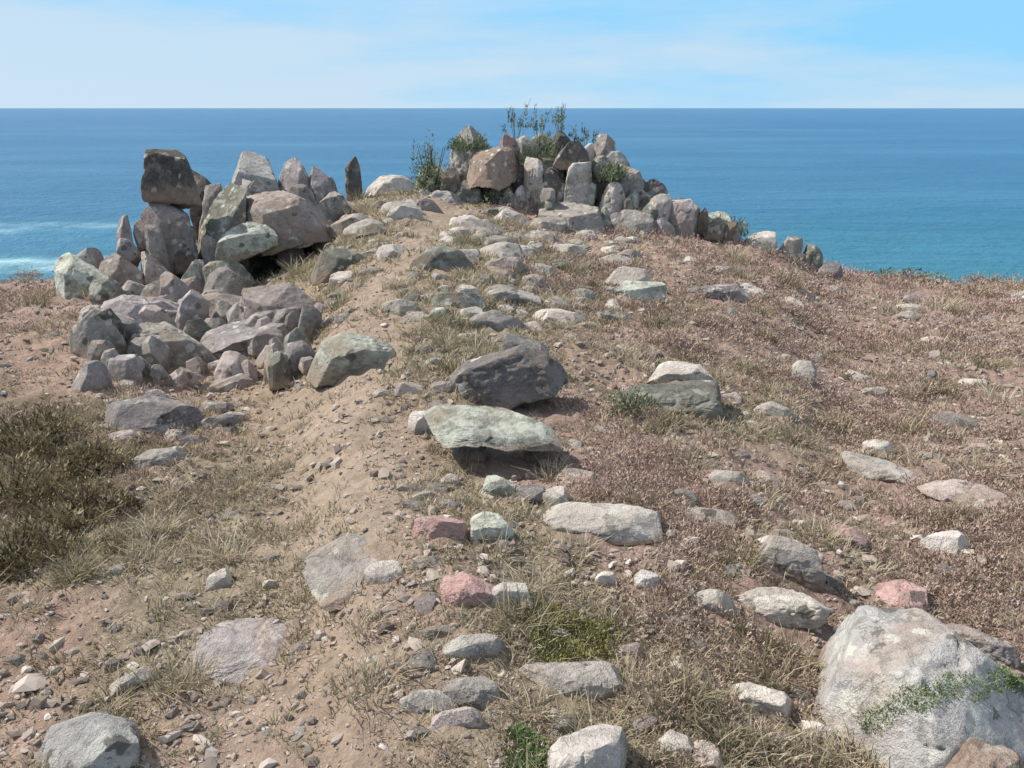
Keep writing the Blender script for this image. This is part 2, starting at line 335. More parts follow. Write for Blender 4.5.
azd = np.degrees(np.arctan2(X, Y)); over = np.hypot(X, Y) - np.interp(azd, TA, TD)
for nm, q in (('coverA', [Wt[:, 1], Wt[:, 2], Wt[:, 3]]), ('coverB', [Wt[:, 4], Kp, sm(1.0, 3.0, over)])):
    a = g.data.attributes.new(nm, 'FLOAT_COLOR', 'POINT'); a.data.foreach_set('color', np.stack(q + [np.ones(len(X))], 1).astype(np.float32).ravel())
tag(g, 'stony headland ground of tan soil, thin turf and brown heath', None, None, 'structure')

# ------------------------------------------------------------------ the sea
def sea_material():
    m, nt, b = mat('sea water'); lk = nt.links.new
    tc = nt.nodes.new('ShaderNodeTexCoord'); v = tc.outputs['Object']
    sx = nt.nodes.new('ShaderNodeSeparateXYZ'); lk(v, sx.inputs[0])
    ln = nt.nodes.new('ShaderNodeVectorMath'); ln.operation = 'LENGTH'; lk(v, ln.inputs[0]); d = ln.outputs['Value']
    mp = nt.nodes.new('ShaderNodeMapping'); mp.inputs['Scale'].default_value = (.0022, .009, 1); lk(v, mp.inputs[0])
    s1 = noise(nt, mp.outputs[0], 1.0, 6, .6, .4)
    mp2 = nt.nodes.new('ShaderNodeMapping'); mp2.inputs['Scale'].default_value = (.012, .03, 1); lk(v, mp2.inputs[0]); s2 = noise(nt, mp2.outputs[0], 1.0, 6, .6, .6)
    ld = math_(nt, 'LOGARITHM', d, 10.0); ld = math_(nt, 'ADD', ld, math_(nt, 'MULTIPLY', math_(nt, 'SUBTRACT', s2, .5), .18))
    ldn = math_(nt, 'DIVIDE', ld, 5.0)
    c = ramp(nt, ldn, [(.40, (.045, .10, .06)), (.425, (.04, .15, .12)), (.45, (.03, .16, .21)), (.49, (.022, .13, .24)), (.66, (.022, .12, .265)), (.82, (.04, .145, .285))])
    c = mixc(nt, math_(nt, 'MULTIPLY', ramp(nt, s1, [(.45, 0.0), (.66, 1.0)]), .5), c, (.06, .22, .36))
    mp3 = nt.nodes.new('ShaderNodeMapping'); mp3.inputs['Scale'].default_value = (.02, .11, 1); lk(v, mp3.inputs[0]); s3 = noise(nt, mp3.outputs[0], 1.0, 7, .7, .5)
    c = mixc(nt, math_(nt, 'MULTIPLY', ramp(nt, s3, [(.38, 1.0), (.6, 0.0)]), .35), c, (.008, .07, .15))
    # breaking wave lines over the shallows on the left
    wl = math_(nt, 'ADD', sx.outputs[1], math_(nt, 'MULTIPLY', math_(nt, 'SUBTRACT', s2, .5), 46))
    lm = None
    for yc, wd, st in ((172, 7.0, .7), (226, 4, .3)):
        q = ramp(nt, math_(nt, 'DIVIDE', math_(nt, 'ABSOLUTE', math_(nt, 'SUBTRACT', wl, yc)), wd * 2), [(.3, st), (1.0, 0.0)])
        lm = q if lm is None else math_(nt, 'MAXIMUM', lm, q)
    xm = nt.nodes.new('ShaderNodeMapRange'); xm.inputs[1].default_value = -70; xm.inputs[2].default_value = -98; lk(sx.outputs[0], xm.inputs[0])
    fo = math_(nt, 'MULTIPLY', lm, xm.outputs[0]); fo = math_(nt, 'MULTIPLY', fo, ramp(nt, noise(nt, v, .09, 7, .7), [(.40, .15), (.62, 1.0)]))
    c = mixc(nt, fo, c, (.45, .68, .72))
    lk(c, b.inputs['Base Color']); b.inputs['Roughness'].default_value = .32; b.inputs['IOR'].default_value = 1.33; b.inputs['Specular IOR Level'].default_value = .13
    w1 = noise(nt, v, .16, 5, .65, .3); w2 = noise(nt, v, .7, 4, .6)
    bump(nt, b, math_(nt, 'ADD', w1, math_(nt, 'MULTIPLY', w2, .25)), 2.2, .8)
    return m
nseg = 96; rings = [0, 60, 150, 400, 1200, 4000, 14000, 50000, 100000]
V = [(0, 0, 0)]; Fs = []
for q in rings[1:]:
    V += [(q * math.cos(2 * math.pi * k / nseg), q * math.sin(2 * math.pi * k / nseg), 0) for k in range(nseg)]
V = np.array(V); Ft = [(0, 1 + k, 1 + (k + 1) % nseg) for k in range(nseg)]
for q in range(len(rings) - 2):
    a0, b0 = 1 + q * nseg, 1 + (q + 1) * nseg
    for k in range(nseg):
        k2 = (k + 1) % nseg; Ft += [(a0 + k, b0 + k, b0 + k2), (a0 + k, b0 + k2, a0 + k2)]
s = mesh_from('sea', V, Ft, sea_material(), True, loc=(0, 0, SEA)); tag(s, 'open blue sea reaching the horizon behind the headland', None, None, 'structure')

# ------------------------------------------------------------------ rocks
def ico(n):
    t = (1 + 5 ** .5) / 2
    V = [(-1, t, 0), (1, t, 0), (-1, -t, 0), (1, -t, 0), (0, -1, t), (0, 1, t), (0, -1, -t), (0, 1, -t), (t, 0, -1), (t, 0, 1), (-t, 0, -1), (-t, 0, 1)]
    Fc = [(0, 11, 5), (0, 5, 1), (0, 1, 7), (0, 7, 10), (0, 10, 11), (1, 5, 9), (5, 11, 4), (11, 10, 2), (10, 7, 6), (7, 1, 8), (3, 9, 4), (3, 4, 2), (3, 2, 6), (3, 6, 8), (3, 8, 9), (4, 9, 5), (2, 4, 11), (6, 2, 10), (8, 6, 7), (9, 8, 1)]
    V = np.array(V, float); Fc = np.array(Fc)
    for _ in range(n):
        e = np.concatenate([Fc[:, [0, 1]], Fc[:, [1, 2]], Fc[:, [2, 0]]]); es = np.sort(e, 1)
        u, inv = np.unique(es, axis=0, return_inverse=True); inv = inv.ravel(); mid = (V[u[:, 0]] + V[u[:, 1]]) / 2
        k = len(Fc); a, b, c = inv[:k] + len(V), inv[k:2 * k] + len(V), inv[2 * k:] + len(V)
        Fc = np.concatenate([np.stack([Fc[:, 0], a, c], 1), np.stack([Fc[:, 1], b, a], 1), np.stack([Fc[:, 2], c, b], 1), np.stack([a, b, c], 1)])
        V = np.concatenate([V, mid])
    return V / np.linalg.norm(V, axis=1, keepdims=True), Fc
ICO = {k: ico(k) for k in (0, 1, 3, 4, 5)}
def rock_verts(seed, dims, sub=4, cuts=5, sharp=16, rough=1.0, boxy=1.0, strata=0.0):
    rg = np.random.default_rng(seed); D, Fc = ICO[sub]
    acc = np.zeros(len(D))
    for ax in range(3):
        for sg in (-1, 1):
            n = np.zeros(3); n[ax] = sg; n += rg.normal(0, .13, 3); n /= np.linalg.norm(n)
            acc += (np.clip(D @ n, 0, None) / (rg.uniform(.86, 1.0) / boxy ** .0)) ** sharp
    for _ in range(cuts):
        n = rg.normal(0, 1, 3); n[2] = abs(n[2]) * .8; n /= np.linalg.norm(n)
        acc += (np.clip(D @ n, 0, None) / rg.uniform(.78, 1.12)) ** sharp
    r = acc ** (-1 / sharp); P = D * r[:, None]
    d = np.array(dims, float) / 2
    P = P * d; sc = float(np.mean(d))
    of = rg.uniform(0, 60, 3); q = P / sc
    dis = .13 * fbm(q * 1.1 + of, 3, 3) + .075 * fbm(q * 3.0 + of, 4, 7, .62)
    st_ = fbm(q * np.array([1.1, 1.1, 1.6]) + of + 5, 2, 15) * 5; fl_ = np.floor(st_); dis += .035 * (fl_ + sm(.7, 1.0, st_ - fl_) - st_ * .5)
    rid = 1 - np.abs(fbm(q * 1.9 + of + 9, 3, 12)); dis -= .09 * np.clip(rid - .86, 0, 1) / .14 * .8
    if strata:
        zz = q @ np.array([.12, .05, 1.0]) * (4.5 / strata) + .5 * fbm(q + of, 2, 19); fr = zz - np.floor(zz)
        dis -= .05 * np.exp(-((fr - .5) / .07) ** 2) * sm(-.25, .2, fbm(q * 1.3 + of + 4, 2, 21))
    P = P + D * (dis * sc * rough * .8)[:, None]
    for _ in range(9 + cuts):
        n = rg.normal(0, 1, 3); n[2] = abs(n[2]) * .9 + .05; n /= np.linalg.norm(n); pj = P @ n; lim = pj.max() * rg.uniform(.70, .95)
        ex = np.clip(pj - lim, 0, None); P = P - n[None] * (ex * .985)[:, None]
    lo_, hi_ = P.min(0), P.max(0); P = (P - (lo_ + hi_) / 2) * (d / ((hi_ - lo_) / 2))
    P = P + D * (.022 * fbm((P / sc) * 6.5 + of, 3, 29, .6) * sc)[:, None]
    return P, Fc
HGT = {}
ROCKS = []          # every rock placed, for spacing and labels
def add_rock(name, P, Fc, m, loc, rot, label, group=None, cat='rock', sharpn=True):
    # bake rotation into mesh so that the texture keeps world scale
    E = np.array(Euler(rot).to_matrix()); P = P @ E.T
    o = mesh_from(name, P, Fc, m, True, loc=loc); tag(o, label, cat, group, 'thing')
    return o
SEED = [100]
def lie(x0, y0, x1, y1, m, label, flat=.5, sink=.28, rz=None, tilt=(0, 0), name='boulder', group=None, cuts=5, strata=0, sub=5, rough=1.0, sharp=18, front=None, cat=None):
    """a stone lying on the ground: pixel box read from the photo -> true place and size on the terrain"""
    SEED[0] += 1; cx = (x0 + x1) / 2
    p = at(cx, y1)
    if p is None: p = at(cx, y1 + 12)
    v = ray(cx, y1); dist = float(np.linalg.norm(p - np.array([0, 0, CAMZ]))) * (F / math.sqrt(F * F + (cx - 512) ** 2 + (y1 - 384) ** 2))
    px = dist / F; W = (x1 - x0) * px; Hpx = (y1 - y0) * px
    th = math.atan2(CAMZ - p[2], math.hypot(p[0], p[1])); H = flat * W
    H = min(H, Hpx * .9 / max(math.cos(th), .3))
    Dp = (Hpx - H * math.cos(th)) / math.sin(th); Dp = min(max(Dp, .45 * W), 1.5 * W)
    hor = np.array([v[0], v[1]]) / math.hypot(v[0], v[1]); c = p[:2] + hor * Dp * .5
    zg = height(c[:1], c[1:2], False)[0]
    full = H / (1 - sink)
    z = zg + H - full / 2
    P, Fc = rock_verts(SEED[0], (W * 1.06, Dp, full), sub, cuts, sharp, rough, strata=strata)
    yaw = -math.atan2(hor[0], hor[1]) if rz is None else rz
    o = add_rock(name, P, Fc, M[m], (c[0], c[1], z), (R(tilt[0]), R(tilt[1]), yaw), label, group, cat or ('boulder' if W > .35 else 'stone'))
    HGT[(c[0], c[1])] = H; ROCKS.append((c[0], c[1], max(W, Dp) * .5, label)); return o, c, z, (W, Dp, full), yaw
def stand(x0, y0, x1, y1, d, m, label, depth=1.0, deep=None, tilt=(0, 0), rz=0.0, name='boulder', group=None, cuts=5, strata=0, sub=5, rough=1.0, sharp=18):
    """an outcrop rock at horizontal distance d; deep = pixel row its hidden foot reaches"""
    SEED[0] += 1; yb = max(y1, deep or y1); cx = (x0 + x1) / 2
    if d is None:
        g_ = at(cx, y1 + 2)
        if g_ is None: g_ = at(cx, y1 + 14)
        if g_ is None: g_ = np.array([0, 11.5, 0])
        d = math.hypot(g_[0], g_[1]) * (1 + (x1 - x0) / F * .45 * depth)
    cy = (y0 + yb) / 2
    v = ray(cx, cy); hr = math.hypot(v[0], v[1]); s = d / hr; c = v * s + np.array([0, 0, CAMZ]); px = s / F * 1.0
    W = (x1 - x0) * px; H = (yb - y0) * px
    P, Fc = rock_verts(SEED[0], (W * 1.1, W * depth, H * 1.1), sub, cuts, sharp, rough, strata=strata)
    hor = np.array([v[0], v[1]]) / hr
    o = add_rock(name, P, Fc, M[m], (c[0], c[1], c[2]), (R(tilt[0]), R(tilt[1]), -math.atan2(hor[0], hor[1]) + R(rz)), label, group, 'rock')
    ROCKS.append((c[0], c[1], W * .5, label)); return o
GL, GC = 'rocks of the left hand outcrop', 'rocks of the summit outcrop'
# left outcrop --------------------------------------------------------------
stand(148, 205, 200, 262, 12.6, 'lilac', 'tall lilac grey pillar of rock carrying the dark square block', 1.0, 345, name='pillar_rock', group=GL, strata=1)
stand(145, 153, 195, 208, 12.5, 'dark', 'dark square block perched on top of the lilac rock pillar', .95, None, (0, 2), name='perched_block', group=GL, cuts=4)
stand(198, 192, 250, 256, 12.6, 'green', 'dark green lichened rock leaning beside the perched block pillar', 1.0, 340, (0, 12), name='leaning_rock', group=GL)
stand(196, 177, 230, 204, 13.6, 'dark', 'small dark stone peeping between perched block and white topped rock', 1.1, 300, group=GL, sub=4)
stand(230, 164, 290, 200, 13.8, 'blue', 'white topped rock on the skyline of the left outcrop', 1.0, 330, group=GL)
stand(284, 168, 316, 204, 13.7, 'lilac', 'squat lilac stone touching the white topped skyline rock', 1.0, 330, group=GL, sub=4)
stand(244, 196, 326, 246, 12.6, 'pink', 'broad pinkish capping slab above the deep dark hollow', 1.15, None, (4, -5), name='capping_rock', group=GL, strata=1)
stand(208, 228, 274, 262, 12.0, 'mint', 'pale lichened slab slanting up to the left of the dark hollow', .7, None, (0, -26), name='slanting_rock', group=GL, cuts=4)
stand(262, 232, 300, 250, 12.1, 'grey', 'thin grey slab edge wedged just over the dark hollow', .8, None, (0, -10), name='wedged_rock', group=GL, sub=4)
stand(146, 256, 178, 306, 11.9, 'pink', 'narrow pinkish upright rock at the foot of the tall pillar', 1.0, 350, group=GL, strata=1)
stand(182, 262, 212, 310, 11.9, 'mint', 'pale green streaked upright rock right of the pillar foot', 1.0, 350, group=GL, sub=4)
stand(108, 256, 150, 308, 11.9, 'pink', 'pinkish rounded rock left of the pillar foot', 1.0, 340, group=GL)
stand(62, 258, 112, 308, 11.6, 'mint', 'pale green lichened rock at the far left end of the outcrop', 1.0, 335, (0, 6), name='lichened_rock', group=GL)
stand(76, 250, 108, 268, 12.3, 'blue', 'small white capped stone behind the far left lichened rock', 1.0, 320, group=GL, sub=4)
stand(206, 262, 254, 308, 11.7, 'green', 'mossy grey green rock filling the gap below the slanting slab', 1.0, 340, group=GL)
stand(240, 236, 336, 300, 13.3, 'dark', 'back wall of the hollow, coloured dark for shade under the capping slab', .5, 340, name='hollow_rock', group=GL)  # shade of the hollow is put into this wall's dark colour
stand(312, 226, 350, 292, 12.5, 'rust', 'brown rock closing the right side of the dark hollow', 1.0, 330, (0, 8), group=GL)
stand(312, 196, 356, 236, 13.4, 'grey', 'grey rock where the outcrop meets the stony ridge', 1.0, 290, (0, 8), group=GL)
stand(346, 160, 362, 190, 14.6, 'dark', 'narrow dark upright stone alone on the ridge skyline', .9, 215, name='upright_stone', group=GL, sub=4)
stand(364, 178, 412, 200, 14.8, 'pale', 'low pale stone on the ridge beside the narrow upright one', 1.0, 215, group=GL, sub=4)
stand(312, 180, 344, 214, 14.2, 'green', 'low green grey stone left of the narrow upright one', 1.0, 250, group=GL, sub=4)
stand(246, 286, 322, 326, None, 'pink', 'pinkish ledge with a pale top lying below the dark hollow', .9, 352, name='ledge', group=GL, strata=1)
stand(170, 296, 250, 330, None, 'pink', 'flat pinkish ledge in front of the pillar foot', .9, 350, name='ledge', group=GL, strata=1)
stand(106, 298, 176, 332, None, 'lilac', 'lilac ledge stepping down towards the far left lichened rock', .9, 350, name='ledge', group=GL, strata=1)
stand(206, 322, 312, 356, None, 'lilac', 'broad lilac ledge striped by cracks below the pinkish ones', .8, 366, name='ledge', group=GL, strata=1)
stand(108, 328, 212, 366, None, 'grey', 'wide sunken grey ledge at the outcrop foot near the heath', .8, 376, name='ledge', group=GL, strata=1)
lie(108, 380, 206, 440, 'lilac', 'low lilac slab above the white stones left of the path', .3, name='flat_rock', sink=.5, strata=1)
lie(166, 424, 192, 446, 'white', 'bright white stone sitting at the edge of the low lilac slab', .6, sub=4, name='stone')
lie(128, 446, 186, 470, 'pale', 'flat pale slab casting shade just under the bright white stone', .3, name='flat_rock')
# the jumble of lesser blocks between the big ones
FILL = []
def jumble(x0, y0, x1, y1, d0, d1, n, ms, group, w0=16, w1=38, sky_=None, foot=None):
    for _ in range(n):
        cx, cy = random.uniform(x0, x1), random.uniform(y0, y1); wq = random.uniform(w0, w1); hq = wq * random.uniform(.6, 1.15); d = d0 + (d1 - d0) * (y1 - cy) / (y1 - y0)
        if sky_ is not None and cy - hq * .6 < np.interp(cx, *sky_): cy = np.interp(cx, *sky_) + hq * .6
        if foot and cy > foot: d = None; deep_ = hq * .25
        else: deep_ = hq * .9
        m = random.choice(ms)
        if 238 < cx < 326 and 240 < cy < 300: continue
        o = stand(cx - wq / 2, cy - hq / 2, cx + wq / 2, cy + hq / 2, d, m, 'fill', random.uniform(.7, 1.1), cy + hq * .5 + deep_, (random.uniform(-18, 18), random.uniform(-22, 22)), random.uniform(0, 90), name='outcrop_rock', group=group, cuts=13, sub=4, sharp=30)
        FILL.append((o, m, wq)); ROCKS[-1] = (*ROCKS[-1][:3], 'fill')
jumble(110, 222, 330, 285, 11.6, 12.7, 20, ['lilac', 'pink', 'green', 'grey', 'mint', 'dark'], GL)
jumble(90, 285, 322, 378, 11.3, 12.7, 84, ['lilac', 'pink', 'lilac', 'grey', 'grey', 'pink', 'dark', 'lilac', 'green'], GL, 14, 44, foot=284)
jumble(200, 182, 330, 226, 12.9, 13.6, 9, ['lilac', 'grey', 'pink', 'green'], GL)
# summit outcrop -------------------------------------------------------------
stand(448, 132, 492, 196, 15.6, 'grey', 'grey angular rock at the left shoulder of the summit', 1.0, 235, group=GC)
stand(468, 150, 518, 186, 15.0, 'rust', 'rust brown cap rock over the green hollow of the summit', 1.2, None, (3, -4), name='cap_rock', group=GC)
stand(496, 140, 520, 184, 15.6, 'rose', 'pale rose upright stone standing behind the rust cap rock', 1.0, 230, name='upright_stone', group=GC, sub=4)
stand(470, 180, 528, 222, 16.0, 'dark', 'dark wall inside the green summit hollow', .6, 250, name='hollow_rock', group=GC)
stand(452, 184, 482, 222, 15.0, 'green', 'green grey block propping the rust cap rock', 1.0, 240, group=GC, sub=4)
stand(516, 140, 566, 190, 16.4, 'green', 'large rounded green grey rock forming the summit top', 1.0, 240, group=GC)
stand(524, 162, 548, 222, 15.1, 'pale', 'pale stone pillar right of the green summit hollow', 1.0, 240, (0, -3), name='pillar_rock', group=GC)
stand(556, 142, 592, 172, 15.3, 'dark', 'black looking block jammed near the top of the summit', 1.0, None, (0, 6), name='jammed_block', group=GC, cuts=3)
stand(544, 168, 566, 222, 15.3, 'green', 'narrow dark green rock between two pale summit pillars', 1.0, 240, group=GC, sub=4)
stand(564, 166, 592, 208, 15.0, 'pale', 'pale pillar under the black looking summit block', 1.0, 240, (0, 3), name='pillar_rock', group=GC)
stand(586, 160, 622, 226, 15.7, 'dark', 'dark tall rock splitting the right half of the summit', 1.0, 245, group=GC)
stand(600, 168, 640, 226, 15.3, 'grey', 'grey block on the right shoulder of the summit', 1.0, 245, (0, 5), group=GC)
stand(632, 182, 668, 226, 15.6, 'lilac', 'lilac rock at the right end of the summit outcrop', 1.0, 250, (0, 8), group=GC)
stand(416, 168, 452, 208, 15.7, 'mint', 'pale green rock at the left end of the summit outcrop', 1.0, 230, group=GC)
stand(412, 192, 468, 222, 14.6, 'lilac', 'low lilac rock below the left shoulder of the summit', 1.0, 235, group=GC)
stand(612, 212, 652, 244, 14.6, 'grey', 'dusky lilac boulder below the right shoulder of the summit', 1.0, 260, group=GC)
stand(540, 206, 606, 240, 14.6, 'grey', 'low grey boulder at the foot of the two pale pillars', 1.0, 255, group=GC)
stand(656, 202, 692, 240, 14.8, 'lilac', 'shaded lilac stone where the summit drops to the right', 1.0, 260, group=GC)
stand(674, 203, 692, 222, 15.2, 'dark', 'small dark square stone on the right hand slope skyline', 1.0, 240, group=GC, sub=4)
stand(700, 214, 738, 244, 15.2, 'mint', 'greenish stone on the skyline right of the small dark one', 1.0, 260, group=GC, sub=4)
stand(742, 234, 776, 256, 15.2, 'pale', 'first pale stone of the pair low on the right slope skyline', 1.0, 275, group=GC, sub=4)
stand(776, 238, 800, 258, 15.3, 'grey', 'grey stone beside the pale one low on the right slope skyline', 1.0, 280, group=GC, sub=4)
stand(800, 246, 822, 264, 15.4, 'green', 'last small green grey stone where the slope meets the heath', 1.0, 285, group=GC, sub=4)
jumble(420, 196, 668, 244, 14.3, 14.8, 30, ['grey', 'green', 'lilac', 'pale', 'green', 'grey'], GC, 10, 26)
jumble(430, 150, 650, 236, 14.6, 15.4, 40, ['green', 'grey', 'dark', 'lilac', 'mint', 'dark', 'pale'], GC, 9, 24, sky_=([430, 450, 500, 600, 650], [175, 142, 135, 150, 192]))
jumble(446, 142, 640, 196, 15.3, 15.8, 24, ['green', 'grey', 'dark', 'rust', 'dark', 'pale'], GC, 14, 34)
jumble(640, 212, 830, 262, 14.8, 15.3, 14, ['grey', 'lilac', 'green', 'rust', 'pale'], GC, 10, 26, sky_=([640, 700, 740, 830], [196, 212, 234, 262]))
jumble(596, 186, 740, 246, 14.5, 15.2, 24, ['lilac', 'grey', 'dark', 'green', 'lilac', 'rust'], GC, 12, 28, sky_=([596, 650, 700, 740], [176, 190, 206, 226]))
# middle ground -------------------------------------------------------------
lie(310, 328, 414, 374, 'mint', 'broad pale green boulder beside the upper path', .30, name='boulder', sink=.42, tilt=(0, 5))[0].location.z -= .02
lie(436, 352, 566, 412, 'slate', 'big grey wedge boulder rising behind the overhanging slab', .38, name='wedge_boulder', tilt=(-6, -13), cuts=8)
lie(496, 322, 552, 376, 'slate', 'dark grey stone on the upper end of the grey wedge boulder', .6, name='boulder')
_o = lie(424, 418, 562, 474, 'mint', 'pale green overhanging slab with deep shade beneath it', .13, sink=-.05, name='overhanging_rock', tilt=(5, 4), cuts=6)
_o[0].location.z += .115
lie(452, 432, 486, 462, 'dark', 'stone propping the overhanging slab, coloured dark for the shade beneath it', .9, name='stone', sub=4)  # dark colour deepens the painted undershadow of the slab
lie(524, 434, 562, 462, 'dark', 'second prop stone under the right end of the overhanging slab, coloured dark as shade', .9, name='stone', sub=4)  # likewise coloured dark to paint shade under the slab
lie(408, 408, 434, 434, 'white', 'white stone propped at the left tip of the overhanging slab', .7, name='stone', sub=4)
lie(478, 470, 514, 500, 'mint', 'pale green stone directly below the overhanging slab', .6, name='stone')
lie(470, 500, 514, 546, 'mint', 'lichened grey stone below the pale green one', .6, name='stone')
lie(512, 472, 544, 508, 'lilac', 'black and white blotched stone under the slab tip', .6, name='stone')
lie(542, 480, 572, 512, 'pale', 'small pale stone right of the blotched one', .6, name='stone', sub=4)
lie(516, 514, 660, 542, 'pale', 'long narrow pale slab lying across the middle of the slope', .14, name='flat_rock', tilt=(0, -3))
lie(410, 508, 468, 546, 'rose', 'rose pink stone between the grey bedrock and lichened stone', .45, name='stone')
_g = lie(306, 512, 412, 598, 'grey', 'wide sunken grey bedrock slab right of the path', .12, name='bedrock_sheet', rough=1.0, sink=.45, cuts=8)
_g[0].location.z -= .005
lie(366, 556, 404, 586, 'pale', 'pale stone sitting on the sunken grey bedrock slab', .4, name='stone', sub=4)
lie(440, 566, 500, 610, 'rose', 'dull pink stone beside the small pink white one', .4, name='stone')
lie(484, 578, 530, 610, 'white', 'pink white stone shining in the middle of the foreground', .5, name='stone')
lie(634, 566, 660, 594, 'white', 'single squarish white stone on bare brown soil', .7, name='stone', sub=4)
lie(594, 570, 616, 586, 'pale', 'little pale stone between two white stones of the foreground', .5, name='stone', sub=4)
lie(612, 278, 664, 306, 'mint', 'blue green lichened rock on the reddish slope', .45, name='stone')
lie(684, 284, 752, 304, 'lilac', 'flat lilac stone right of the blue green lichened rock', .3, name='stone')
lie(618, 366, 722, 416, 'green', 'grey green rock partly buried in the right hand heath', .25, name='boulder')
lie(646, 362, 716, 388, 'pale', 'pale flat stone resting on the buried grey green rock', .3, name='stone')
lie(790, 356, 814, 386, 'pale', 'pale upright stone poking out of the right hand heath', .9, name='stone', sub=4)
lie(840, 456, 930, 486, 'pale', 'long pale slab in the heath, upper of the two in line', .16, name='flat_rock', tilt=(0, 6))
lie(920, 476, 1012, 512, 'pink', 'long pinkish slab in the heath, lower of the two in line', .16, name='flat_rock', tilt=(0, 6))
lie(920, 526, 964, 558, 'white', 'whitish stone tilted up in the heath above the big boulder', .5, name='stone', tilt=(0, -14))
lie(748, 536, 820, 584, 'pale', 'pale blocky boulder with a slab leaning below it', .55, name='boulder')
lie(716, 578, 822, 626, 'pale', 'pale slab slanting down to the left below the blocky boulder', .22, name='slanting_rock', tilt=(0, -12))
lie(822, 512, 866, 548, 'rose', 'rose tinted stone half sunk right of the blocky boulder', .35, name='stone')
lie(868, 568, 922, 614, 'rose', 'reddish stone just behind the big pale boulder', .35, name='stone')
lie(444, 636, 506, 664, 'pale', 'pale stone, upper of two above the turfy foreground', .35, name='stone')
lie(440, 668, 500, 712, 'grey', 'rough grey stone, lower of two above the turfy foreground', .35, name='stone')
lie(508, 664, 622, 702, 'pale', 'long pale slab just below the yellow green moss patch', .18, name='flat_rock')
lie(722, 678, 790, 716, 'pale', 'flat pale stone with dark gaps left of the big boulder', .3, name='flat_rock')
lie(186, 596, 312, 688, 'lilac', 'broad lilac grey bedrock slab left of the lower path', .14, name='bedrock_sheet', rough=1.0, sink=.45, cuts=8)[0].location.z -= .005
lie(110, 664, 164, 692, 'pale', 'pale flat stone in the turf above the corner boulder', .3, name='stone')
_b = lie(786, 548, 1014, 800, 'blue', 'large pale blue grey boulder with green moss across its lower right', .56, name='big_boulder', tilt=(4, 7), cuts=10, sharp=22, rough=1.15)
lie(884, 690, 1024, 850, 'rust', 'brown earthy rock in front of the big pale boulder', .62, name='boulder', cuts=9, sharp=24)
lie(1000, 700, 1130, 830, 'pale', 'cream coloured boulder cut off by the lower right corner', .5, name='boulder')
lie(538, 712, 628, 806, 'white', 'rounded whitish boulder at the bottom edge', .55, name='boulder', sharp=9)
lie(46, 694, 146, 800, 'blue', 'blocky pale boulder in the lower left corner', .55, name='boulder', cuts=4)
lie(206, 566, 232, 590, 'pale', 'small pale stone at the corner of the lilac bedrock slab', .5, name='stone', sub=4)
lie(940, 632, 1010, 664, 'lilac', 'lilac stone wedged behind the big boulder', .4, name='stone')
lie(650, 728, 690, 764, 'pale', 'pale stone at the bottom edge between the rounded boulder and a whitish stone', .5, name='stone', sub=4)
lie(690, 736, 726, 772, 'white', 'whitish stone leaning on the brown turf near the bottom edge', .5, name='stone', sub=4)

SLABS = []
def slabs(x0, y0, x1, y1, n, ms, w0, w1, gap=.9):
    got = 0
    for _ in range(n * 14):
        if got >= n: break
        cx, cy = random.uniform(x0, x1), random.uniform(y0, y1); wq = w0 + (w1 - w0) * random.random() ** 1.8; hq = wq * random.uniform(.34, .5); p = at(cx, cy)
        if p is None or at(cx, cy - hq) is None: continue
        rw = wq * np.linalg.norm(p - np.array([0, 0, CAMZ])) / F * .5
        if any(math.hypot(p[0] - x, p[1] - y) < (r_ + rw) * gap * .8 for x, y, r_, l in ROCKS): continue
        if PATHD(p[0], p[1]) < .26 + rw * .5: continue
        m = random.choice(ms)
        q = lie(cx - wq / 2, cy - hq, cx + wq / 2, cy, m, 'fill', random.uniform(.2, .42), name='broken_slab', group='broken slabs on the stony ridge', sub=4, cuts=15, sharp=34, tilt=(random.uniform(-11, 11), random.uniform(-13, 13)), sink=.35, strata=random.choice((0, 0, 1)), cat='rock')
        ROCKS[-1] = (*ROCKS[-1][:3], 'slab'); SLABS.append((q[0], m, wq)); got += 1
slabs(330, 215, 640, 340, 74, ['pale', 'grey', 'pink', 'pale', 'grey', 'green', 'pale'], 18, 66)
slabs(100, 366, 240, 450, 14, ['lilac', 'grey', 'lilac', 'pink'], 24, 60)
slabs(330, 330, 450, 400, 8, ['grey', 'pale', 'pink'], 18, 40)
slabs(600, 260, 1024, 500, 24, ['pink', 'grey', 'pale', 'pink'], 20, 50)
slabs(420, 480, 820, 768, 16, ['grey', 'pale', 'lilac', 'pink'], 26, 60)
